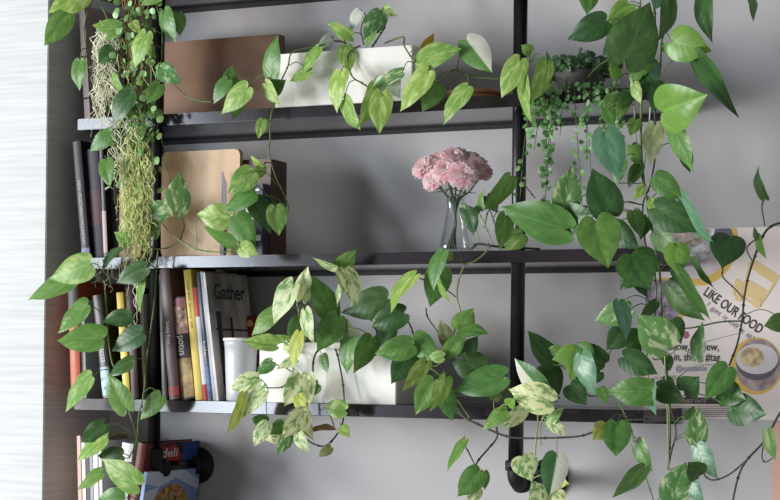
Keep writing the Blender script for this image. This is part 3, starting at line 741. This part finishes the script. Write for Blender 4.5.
plant('pothos', 'green pothos trailing over the books at the left below the hanging roots', 'plant', at(128, 238, H),
 [(.0022, 'stem', [(130,240,H),(122,250,H),(106,256,H),(104,275,H),(106,300,H),(108,335,H),(112,362,H),(118,372,H)]),
  (.002, 'stem', [(158,250,H),(156,275,H),(154,305,H),(150,335,H),(146,365,H),(144,392,H),(139,415,H),(137,440,H),(133,470,H),(139,510,H)]),
  (.0019, 'stem', [(127,404,-.3),(130,415,H),(135,430,H),(135,445,H),(129,458,H)])],
'''
91 264 49 279 29 l L3 a104,275
73 281 27 299 21 g L2 a96,270
104 263 124 246 9 d
145 268 116 283 20 d L2
143 268 139 313 9 g
130 242 114 232 14 l
88 305 57 333 19 g L2 a106,322
103 339 56 340 28 g L3
129 316 102 322 18 d
142 333 111 351 22 d L2
132 361 108 376 14 d
92 377 64 412 17 l L2 a106,391
127 410 108 373 23 g L3 a135,430
161 395 140 420 18 g
104 425 80 443 19 d L2 a130,436
107 438 75 461 16 l L2
122 455 97 456 18 d L1
138 485 101 459 26 l L3
102 472 77 490 13 g
124 500 96 502 26 g L2
110 470 122 452 14 d L0
''', 12)

plant('pothos', 'green pothos vine lying in front of the pale cutting board on the middle shelf', 'plant', at(160, 250, -.28),
 [(.0018, 'stem', [(146,243,-.285),(156,249,-.285),(170,247,-.28),(180,241,-.28),(190,246,-.285),(205,251,-.287),(228,252,-.287),(240,249,-.287)]),
  (.0018, 'dstem', [(180,241,-.28),(184,225,-.285),(180,215,-.285)]),
  (.0017, 'lstem', [(168,231,-.285),(176,238,-.285),(184,243,-.285),(196,249,-.285),(195,222,-.29)]),
  (.0016, 'stem', [(161,66,H),(168,78,-.3),(176,86,-.3),(186,96,-.3),(200,101,-.3),(212,102,-.3)])],
'''
176 213 180 171 26 m L2
152 214 175 204 22 m L1
153 236 160 212 12 g L0
231 218 196 214 26 l L2 a228,252
235 243 202 226 13 g
252 171 228 194 22 l L3 a240,249 x
253 192 224 212 18 g L2 x
236 216 256 250 24 g L2
240 247 258 254 17 l L3
''', 13)

plant('pothos', 'light green pothos in the upper white planter with leaves spilling over its front', 'plant', at(350, 45, -.2),
 [(.0022, 'dstem', [(372,47,-.2),(378,38,-.21),(385,25,-.21),(382,13,-.21)]),
  (.0018, 'stem', [(352,48,-.2),(345,43,-.23),(335,41,-.25),(318,46,-.27),(293,52,-.275),(288,66,-.28),(280,84,-.285),(276,100,-.3),(271,116,H),(270,140,H),(269,150,H),(274,172,H),(283,192,H),(288,206,H),(287,216,H)]),
  (.002, 'stem', [(360,46,-.2),(352,50,-.27),(347,58,-.28),(352,76,-.288),(362,83,-.29),(370,88,-.29),(378,92,-.292)]),
  (.0019, 'stem', [(385,43,-.2),(403,37,-.25),(404,45,-.272),(411,57,-.278),(419,68,-.28),(432,78,-.285),(440,80,-.288),(450,72,-.288),(457,70,-.288),(468,76,-.29),(485,78,-.292),(502,78,-.292),(516,66,-.292),(530,62,-.292)]),
  (.0016, 'stem', [(230,84,-.292),(242,80,-.292),(250,85,-.29),(258,78,-.29),(268,74,-.29),(276,84,-.29)]),
  (.0014, 'dstem', [(364,45,-.2),(361,30,-.2),(366,15,-.2)]),
  (.0014, 'stem', [(287,216,H),(280,208,H),(262,190,H),(255,184,H)])],
'''
271 76 277 35 17 g L1
229 84 232 65 15 g L0 
228 80 213 104 14 g L1
248 87 221 114 20 l L3
240 96 233 120 13 g L1
268 92 286 80 17 d L1
266 84 280 105 12 l L2
263 120 258 139 11 l L1
318 49 301 76 11 l L1
310 72 289 81 11 l L1
351 36 326 22 13 l L0
332 36 317 49 11 c L0
359 10 350 32 11 c L0
381 13 363 40 20 m L1
373 30 366 48 9 l L1
384 8 397 16 10 l L0
345 46 350 74 17 l L2
341 71 336 113 17 l L2
402 72 372 87 11 m L2
382 68 366 84 13 c L1
384 74 400 98 22 c L1
418 61 461 48 23 l L2
424 48 434 33 9 z L0
418 60 434 76 13 g L1
428 72 399 112 20 l L3
438 84 422 112 20 g L2
468 87 442 124 16 l L3
344 100 360 131 14 l L2
374 87 358 129 16 l L2
382 94 379 134 22 l L3
467 41 492 73 27 q L1
520 60 501 98 21 l L3
547 62 532 104 17 l L3
524 74 530 123 11 l L2
531 52 521 45 11 l L1
552 66 546 50 5 d L1
262 167 250 155 6 l L1
263 167 253 181 11 l L1
253 172 228 193 22 l L4 a283,192
254 193 223 212 18 g L3 a262,190
255 198 271 233 22 d L1 a287,206
276 207 279 236 20 l L3 a287,216
''', 14)

plant('pothos', 'cream-variegated pothos in the lower white planter hanging below the shelf', 'plant', at(318, 342, -.2),
 [(.0022, 'dstem', [(330,345,-.2),(324,347,-.262),(316,353,-.285),(313,365,-.29),(313,385,-.292),(308,400,-.295),(304,418,H),(303,434,H),(312,443,H),(325,446,H),(335,437,H),(342,425,H),(344,408,-.3),(343,385,-.292),(338,357,-.29),(334,347,-.25)]),
  (.002, 'lstem', [(340,345,-.2),(340,335,-.28),(339,300,H),(340,280,H)]),
  (.0018, 'lstem', [(306,346,-.2),(306,335,-.28),(300,318,H),(297,303,H)]),
  (.0018, 'stem', [(300,347,-.21),(294,354,-.285),(293,372,-.29),(288,380,-.29),(282,387,-.292),(268,388,-.292)]),
  (.0016, 'lstem', [(326,408,-.3),(331,417,H),(335,430,H)]),
  (.0016, 'stem', [(274,364,-.29),(284,367,-.29),(292,372,-.29)])],
'''
337 268 312 258 7 v L1
338 272 356 249 18 g L0
344 270 357 307 20 v L3
340 284 337 307 5 v L1
302 299 308 266 17 v L1
293 284 273 324 20 v L3
331 315 313 275 24 g L1
275 312 251 336 17 g L1
276 345 243 340 17 l L3
290 341 272 336 9 l L2
299 318 289 343 15 d L1
305 311 313 344 13 v L3
337 318 317 352 24 g L2
337 322 360 336 15 o L1
352 337 346 375 17 g L2 s1
372 337 354 374 20 g L2 s-1
299 333 293 369 13 y L3
285 342 290 356 6 v L1
272 362 256 375 13 m L1
257 379 229 389 19 v L2
243 396 226 437 11 y L3
264 391 242 417 14 v L3
301 377 284 407 20 v L2
308 374 309 406 16 v L1
318 384 302 394 15 m L1
267 422 250 419 13 g L1
267 424 253 447 15 v L2
284 424 267 434 13 g L1
282 437 265 440 11 v L1
289 436 277 455 13 m L2
304 411 282 439 19 v L4
303 411 313 441 13 o L2
298 396 306 416 12 y L3
298 434 309 453 12 v L2
314 428 337 429 7 n L1
345 410 323 406 18 l L1
341 427 350 437 11 l L2
331 447 318 457 10 o L1
322 355 328 373 10 g L1
310 350 300 362 9 v L1
330 342 322 358 9 v L2
296 360 276 369 9 v L1
''', 15, 'lstem')

plant('pothos', 'dark green pothos growing from the right end of the lower white planter', 'plant', at(378, 344, -.2),
 [(.0022, 'dstem', [(372,347,-.2),(378,338,-.24),(374,325,-.26),(366,312,-.27)]),
  (.0022, 'dstem', [(385,347,-.2),(400,350,-.27),(413,345,-.285),(412,330,-.288),(405,316,-.288)]),
  (.002, 'stem', [(400,350,-.27),(420,362,-.295),(436,366,-.3),(447,355,-.3),(448,348,-.3),(440,335,-.3),(428,318,-.3),(426,308,-.3)]),
  (.0018, 'lstem', [(448,348,-.3),(455,330,-.3),(460,312,-.3),(457,297,H),(459,280,H),(465,265,H),(473,262,H),(484,254,H),(489,245,-.3)]),
  (.002, 'stem', [(420,362,-.295),(440,375,H),(452,392,H),(466,412,H),(470,420,H),(466,419,H),(452,402,H)]),
  (.0016, 'stem', [(414,277,-.3),(428,281,-.3),(444,288,-.3),(456,297,H)]),
  (.0024, 'dstem', [(452,395,-.28),(470,396,-.275),(490,396,-.275),(520,397,-.275),(560,398,-.275)])],
'''
388 299 341 313 30 d L1
352 308 366 314 9 d L0
415 276 389 314 13 l L2 c-4
442 253 433 291 14 g L3 c-3
452 256 443 256 9 l L2
441 268 430 307 25 g L1
438 282 451 304 6 l L2
404 313 368 327 24 d L2
391 327 375 356 18 d L1
413 345 374 354 23 g L3
384 356 380 388 9 g L1
411 354 391 384 24 d L1
426 362 403 392 15 l L2
414 337 440 363 22 g L2
443 357 428 356 12 l L3
448 353 466 332 16 g L2
466 352 478 336 14 d L1
458 330 474 308 21 g L1
461 330 489 333 13 g L2
450 345 440 319 15 o L0
482 371 449 355 28 d L1
503 377 453 391 27 g L3
434 380 415 415 22 g L3 s1
446 377 431 412 15 l L3
445 391 452 421 18 g L2
496 378 512 396 13 o L1
380 347 358 350 14 g L0
''', 16)

plant('pothos', 'green pothos vine on the middle shelf between the vase and the upright pipe', 'plant', at(490, 246, -.28),
 [(.0028, 'dstem', [(471,249,-.285),(478,244,-.285),(492,246,-.28),(505,247,-.26),(540,249,-.2)]),
  (.0018, 'lstem', [(459,205,-.28),(474,209,-.29),(482,219,-.29),(488,232,-.29),(493,245,-.285)]),
  (.0016, 'stem', [(484,228,-.29),(489,210,-.29),(495,225,-.29),(499,235,-.288)]),
  (.0014, 'lstem', [(463,222,-.29),(474,228,-.29),(479,240,-.287)]),
  (.0014, 'dstem', [(527,188,-.29),(535,198,-.29)])],
'''
511 177 483 212 16 g L2
487 196 498 213 13 d L1 
480 209 483 190 6 g L1
478 208 471 219 7 g L1
466 209 473 237 15 d L2 c3
506 216 500 250 17 g L2
523 234 504 250 19 l L1
''', 17)

plant('pothos', 'cream-and-green variegated pothos hanging in front of the right pipe and flange', 'plant', at(528, 396, -.285),
 [(.002, 'lstem', [(530,380,-.285),(536,400,-.3),(538,420,H),(536,440,H),(534,470,H),(528,505,H)]),
  (.0016, 'lstem', [(545,400,-.3),(543,415,H),(540,430,H),(541,446,H)]),
  (.0024, 'dstem', [(440,395,-.285),(460,414,H),(484,427,H),(510,437,H),(545,438,H),(580,436,H),(600,429,H),(622,421,H),(648,419,H)]),
  (.0022, 'dstem', [(496,425,H),(497,437,H),(489,448,H),(478,461,H),(476,470,H),(480,490,H)]),
  (.0016, 'stem', [(464,443,H),(470,455,H),(476,467,H)])],
'''
543 391 514 358 20 h L2
550 402 508 389 28 v L3
530 400 548 392 14 v L1
524 409 502 430 14 v L2
507 411 482 430 14 g L1
508 405 515 398 11 b L3
548 424 564 407 10 m L2
551 422 566 435 12 v L2
522 456 531 481 24 v L2
557 455 549 498 24 h L3
552 480 569 484 15 y L0
541 487 534 510 17 v L2
555 492 565 506 14 v L1
548 490 540 505 14 v L1
464 441 446 471 9 g L1
480 471 457 497 22 g L2
484 472 485 490 10 g L1
478 488 468 506 13 v L1
494 400 500 385 11 o L0
''', 18, 'lstem')

plant('pothos', 'largest green pothos hanging in front of the right shelf ends and the poster', 'plant', at(650, -14, -.25),
 [(.0026, 'stem', [(650,-14,-.25),(652,-4,-.29),(655,20,H),(650,50,H),(643,80,H),(641,120,H),(642,160,H),(645,188,H),(650,215,H),(655,245,H),(660,275,H),(661,300,H),(665,335,H),(667,370,H),(669,400,H),(670,440,H),(668,470,H)]),
  (.002, 'dstem', [(665,-14,-.25),(668,0,-.29),(662,40,H),(660,70,H),(655,110,H),(656,150,H),(650,185,H),(643,205,H),(645,240,H),(650,258,H),(655,270,H)]),
  (.0018, 'stem', [(640,-14,-.25),(640,8,-.29),(632,30,H),(612,56,H),(598,66,H),(588,77,H)]),
  (.0018, 'stem', [(655,270,H),(656,300,H),(652,340,H),(640,370,H),(636,385,H),(620,400,H),(630,425,H),(636,450,H),(645,475,H),(655,505,H)]),
  (.0016, 'dstem', [(668,400,H),(676,430,H),(672,450,H),(668,470,H)]),
 (.0015, 'lstem', [(645,-14,-.25),(640,4,-.29),(637,40,H),(634,90,H),(637,150,H),(644,188,H),(650,230,H)]),
 (.0014, 'root', [(660,60,H),(655,75,-.3),(651,100,-.3),(648,140,-.3),(643,175,-.3)]),
 (.0018, 'lstem', [(664,305,H),(664,340,-.34),(667,400,-.34),(669,470,-.34)]),
  (.0018, 'lstem', [(640,375,H),(632,350,H),(622,340,H)]),
  (.0018, 'stem', [(620,398,H),(596,396,H),(588,395,H),(578,380,H)])],
'''
590 -13 587 15 19 g L1
606 21 567 40 24 d L2
627 4 607 23 15 b L0
634 9 606 31 12 b L1
616 29 603 57 12 t L1
625 61 650 2 44 d L3
662 -8 654 10 16 t L2
669 -2 660 41 15 d L1
648 58 644 76 12 g L1
672 41 711 51 31 b L3
664 47 684 56 10 b L2
694 56 737 119 17 d L2 c9 a660,80
704 -10 711 43 17 d L1 a668,-5
748 -10 754 21 8 d L1 a668,-8
662 112 706 95 42 b L4
665 85 651 112 22 d L0
673 130 692 172 17 g L2 a657,140 c4
684 150 690 173 12 d L1
655 126 651 166 18 o L1
605 132 619 180 28 t L3
622 160 616 186 12 g L1
610 214 592 168 31 d L3 a645,205
565 208 572 166 26 m L2 a600,190
566 229 500 207 35 g L2 a600,215
563 220 596 214 28 d L1 a610,214
596 221 608 268 38 g L4 a643,205
612 226 640 250 20 d L1
633 212 642 238 14 g L2
656 177 683 200 20 g L1
682 198 713 246 13 t L3 a650,200
656 208 698 232 28 d L3
655 233 681 257 18 g L2
676 246 679 275 22 b L3
632 254 650 291 36 d L2
645 262 620 290 24 d L1
730 236 722 268 30 d L2 a690,262
694 259 715 290 6 g L1
676 272 710 322 13 d L3 c4
670 287 704 321 21 d L2
630 309 594 321 23 m L2
620 302 627 341 14 t L3
626 330 606 350 21 d L1
640 336 620 345 18 d L1
669 348 637 314 33 m L4
672 320 681 344 18 d L1
656 302 640 317 10 d L1
624 357 658 374 22 d L2
667 357 670 371 10 d L1
697 358 702 322 13 d L2
605 363 576 342 19 d L1
577 352 552 360 18 b L2
577 350 571 382 18 b L2
581 354 595 396 19 t L3
580 347 596 360 16 g L2
553 364 528 330 20 d L1
547 366 556 403 24 d L0
570 385 587 405 20 d L1
652 392 606 391 25 g L3
650 381 655 416 11 t L4
684 391 699 377 23 d L2
658 388 685 402 20 d L1
728 367 705 400 22 g L3 a670,385
722 391 746 400 24 d L1 a672,392
732 408 766 414 28 d L2 a672,400
696 442 699 407 19 m L2
689 419 694 406 10 d L1
697 447 717 479 17 t L2
700 475 688 462 19 d L1
672 500 686 462 28 m L3
689 481 704 505 13 t L1
617 424 616 457 25 g L3
606 426 593 440 17 y L2
644 468 613 498 15 g L2
637 441 652 472 14 g L2
560 350 545 352 10 g L1
600 388 608 404 10 g L1
636 282 648 298 9 d L0
606 110 614 128 12 g L0
628 92 622 110 14 d L0
636 120 630 136 12 g L0
640 60 632 88 14 g L0
645 75 652 98 13 d L0
625 100 617 120 12 g L0
632 145 640 168 13 g L0
640 165 628 188 12 d L0
650 60 658 82 12 t L0
634 84 641 104 10 l L1
612 96 604 112 11 g L0
647 218 640 240 12 d L0
630 272 622 290 12 d L0
645 322 652 342 12 g L0
636 345 630 366 12 d L0
600 372 590 384 12 d L0
663 380 676 392 13 d L0
650 200 662 216 11 l L2
644 186 634 200 9 l L2
618 78 610 60 10 b L1
''', 19)

plant('pothos', 'thin pothos vine curving in from the right edge across the poster', 'plant', at(800, 215, -.12),
 [(.0026, 'dstem', [(800,220,-.12),(780,223,-.13),(769,228,-.13),(762,238,-.13),(755,256,-.13),(748,278,-.13),(744,300,-.13),(742,321,-.13),(737,345,-.13),(729,366,-.14)]),
  (.0016, 'dstem', [(764,198,-.12),(762,208,-.13),(765,226,-.13)]),
  (.0016, 'dstem', [(757,238,-.13),(747,248,-.13),(752,261,-.13)]),
  (.0016, 'dstem', [(723,268,-.14),(723,277,-.14),(735,289,-.13),(743,298,-.13)]),
  (.0018, 'stem', [(742,321,-.13),(720,322,-.15),(690,328,-.2),(664,328,-.3)]),
  (.0026, 'dstem', [(800,385,-.12),(780,413,-.13),(765,440,-.13),(747,460,-.13),(738,478,-.13),(731,510,-.13)]),
  (.0018, 'dstem', [(747,460,-.13),(730,474,-.13),(715,480,-.14),(706,477,-.14),(703,470,-.15)]),
  (.0014, 'dstem', [(765,438,-.13),(762,455,-.13),(765,462,-.13),(773,458,-.13)])],
'''
765 199 757 166 9 d L1 c3
758 236 766 259 7 g L1
758 240 754 226 5 d L1
785 321 764 326 17 g L1
768 431 775 461 12 g L1
''', 20)

# ------------------------------------------------------------------ small string plant beside the pipe
def blob_leaf(bm, c, r, nrm, rnd):
    q = nrm.to_track_quat('Z', 'Y'); n = 8
    ctr = bm.verts.new(c+nrm*r*.18)
    ring = [bm.verts.new(c+q @ Vector((r*math.cos(2*PI*i/n)*(.9 if i == 0 else 1), r*math.sin(2*PI*i/n), 0))) for i in range(n)]
    for i in range(n):
        f = bm.faces.new((ctr, ring[i], ring[(i+1) % n])); f.smooth = True
def rdir(rnd): 
    v = Vector((rnd.uniform(-.6,.8), -1, rnd.uniform(-.4,.9))); return v.normalized()
rnd = random.Random(21)
zt = ZS[1]+T; Ys = -.19
c0 = at_z(580, zt, Ys); t = thing('string_plant', 'small plant trailing round leaves from a grey pot, right end of upper shelf', 'plant', (c0, Ys, zt+.0004))
bm = bmesh.new(); lathe(bm, [(.04,0),(.044,.003),(.055,.045),(.057,.05),(.053,.05),(.05,.042)], 40); finish('pot', bm, mat('grey_pot', (96,94,92), .7, var=.1, scale=20), t, True)
bm = bmesh.new(); lathe(bm, [(.0495,.038),(.02,.043),(.001,.044)], 24, cap0=False); finish('potting_soil', bm, M['soil'], t, True)
roundm = mat('round_leaf_green', (104,150,86), .45, var=.2, scale=60); roundd = mat('round_leaf_dark_green', (66,104,62), .5, var=.25, scale=60)
bm = bmesh.new(); sm = bmesh.new()
O = t.location
for i in range(340):
    a = rnd.uniform(0, 2*PI); rr = rnd.random()**.5*.075; p = Vector((rr*math.cos(a)*1.25-.005, rr*math.sin(a)*.9, .05+rnd.uniform(-.012, .05)*(1-rr/.11)))
    blob_leaf(bm, p, rnd.uniform(.005, .0085), rdir(rnd), rnd)
    if i % 3 == 0: tube(sm, spline([Vector((p.x*.4, p.y*.4, .043)), (Vector((p.x*.4, p.y*.4, .043))+p)/2+Vector((0,0,.01)), p], 3), .0008, 4)
for (px0, py0, px1, py1) in ((545,60,541,48),(562,62,572,38),(600,62,584,54)): pass
finish('small_leaves', bm, roundd, t)['kind'] = 'stuff'
bm = bmesh.new()
strings = [(552,90,545,205,.9),(545,92,551,160,1),(538,92,534,150,.8),(575,90,583,215,.45),(590,88,587,160,.6),(584,90,592,196,.3),(600,90,600,150,.8),(566,90,560,135,.5),(610,88,612,140,.9),
           (530,96,520,200,.35),(615,90,618,150,.9),(603,90,606,120,1),(548,95,547,188,.9),(556,92,556,128,.9)]
for (x0_, y0_, x1_, y1_, dens) in strings:
    st = at(x0_, y0_-6, -.25); e1 = at(x0_, y0_+10, -.292); e2 = at((x0_+x1_)/2+rnd.uniform(-3,3), (y0_+y1_)/2, -.292); e3 = at(x1_, y1_, -.292)
    sp = spline([Vector((c0+(st.x-c0)*.4, Ys, zt+.05)), st+Vector((0,0,.01)), e1, e2, e3], 7); sp = [p-O for p in sp]
    tube(sm, sp, .0008, 4)
    nL = int((y1_-y0_)*.42*dens)+3
    for i in range(nL):
        f = 9+(len(sp)-10)*i/nL; p = sp[int(f)].lerp(sp[min(int(f)+1, len(sp)-1)], f % 1)
        blob_leaf(bm, p+Vector((rnd.uniform(-.011,.011), rnd.uniform(-.012,.002), rnd.uniform(-.006,.006))), rnd.uniform(.0035,.0072), rdir(rnd), rnd)
finish('trailing_leaves', bm, roundm, t)['kind'] = 'stuff'
finish('stem', sm, M['stem'], t, True)

# string hanging along the right pipe
bm = bmesh.new(); t = None
# ------------------------------------------------------------------ hanging mass with aerial roots at the left
bm.free()
rnd = random.Random(33)
t = thing('trailing_creeper', 'small-leaved creeper with long pale aerial roots hanging at the left of the shelves', 'plant', at(130, -12, -.24)); O = t.location
def clump(bm, n, xr, yr, lr, Yr, r, wig, dense=1):
    for i in range(n):
        x0 = rnd.uniform(*xr); y = rnd.uniform(*yr); L_ = rnd.uniform(*lr); Y0 = rnd.uniform(*Yr); pts = []
        k = max(5, int(L_/2.6)); dr = rnd.uniform(-.18, .18)*L_
        p1, p2, p3 = [rnd.uniform(0, 6.3) for _ in range(3)]; f1 = rnd.uniform(7, 12); f2 = rnd.uniform(16, 26)
        for j in range(k+1):
            f = j/k*L_; x = x0+dr*(j/k)**1.5+wig*.75*math.sin(f/f1*2.2+p1)+wig*.38*math.sin(f/f2*9+p2)+rnd.uniform(-.3,.3)
            Y = min(-.283, max(-.36, Y0+.008*math.sin(f/f1*2+p3)))
            pts.append(at(x, y+f+wig*.4*math.sin(f/f1*3+p3), Y)-O)
        tube(bm, spline(pts, 2), r*rnd.uniform(.7, 1.15), 5, r*.5)
bm = bmesh.new(); clump(bm, 110, (95, 116), (22, 96), (16, 44), (-.33,-.29), .0014, 4.2); clump(bm, 60, (110, 134), (104, 168), (14, 40), (-.33,-.29), .0013, 4.6)
clump(bm, 12, (94, 104), (20, 60), (50, 90), (-.33,-.29), .0011, 2.4)
clump(bm, 22, (96, 136), (258, 288), (8, 26), (-.33,-.3), .0009, 4)
clump(bm, 5, (134, 139), (262, 290), (30, 48), (-.335,-.32), .0012, 2.4)
finish('aerial_roots', bm, M['root'], t, True)['kind'] = 'stuff'
bm = bmesh.new(); clump(bm, 150, (124, 150), (128, 215), (24, 62), (-.34,-.29), .0013, 3.4); clump(bm, 80, (122, 148), (205, 238), (18, 44), (-.34,-.29), .001, 2.6)
clump(bm, 14, (118, 150), (150, 230), (14, 30), (-.34,-.29), .0009, 5)
clump(bm, 44, (114, 152), (20, 130), (25, 60), (-.33,-.29), .0009, 2.4)
finish('green_aerial_roots', bm, M['groot'], t, True)['kind'] = 'stuff'
bm = bmesh.new(); clump(bm, 14, (122, 150), (-16, 2), (30, 150), (-.315,-.29), .0016, 1.6); finish('stem', bm, mat('tan_creeper_stem', (150,116,72), .6, var=.3, scale=50), t, True)
bm = bmesh.new(); clump(bm, 12, (125, 152), (-14, 30), (90, 230), (-.31,-.29), .0014, 1.5); finish('stem', bm, M['stem'], t, True)
bm = bmesh.new()
for i in range(250):
    y = rnd.uniform(-8, 200) if i < 200 else rnd.uniform(100, 245); x = rnd.gauss(138, 11 if y < 130 else 8); x = min(160, max(110, x))
    blob_leaf(bm, at(x, y, rnd.uniform(-.335, -.29))-O, rnd.uniform(.005, .0105), rdir(rnd), rnd)
finish('small_leaves', bm, mat('creeper_leaf', (112,150,78), .45, var=.3, scale=40), t)['kind'] = 'stuff'
bm = bmesh.new()
for i in range(26):
    x = rnd.uniform(112, 154); y = rnd.uniform(0, 130)
    blob_leaf(bm, at(x, y, rnd.uniform(-.35, -.33))-O, rnd.uniform(.006, .009), rdir(rnd), rnd)
finish('pale_young_leaves', bm, mat('creeper_young_leaf', (150,192,124), .4, var=.15, scale=40), t)['kind'] = 'stuff'
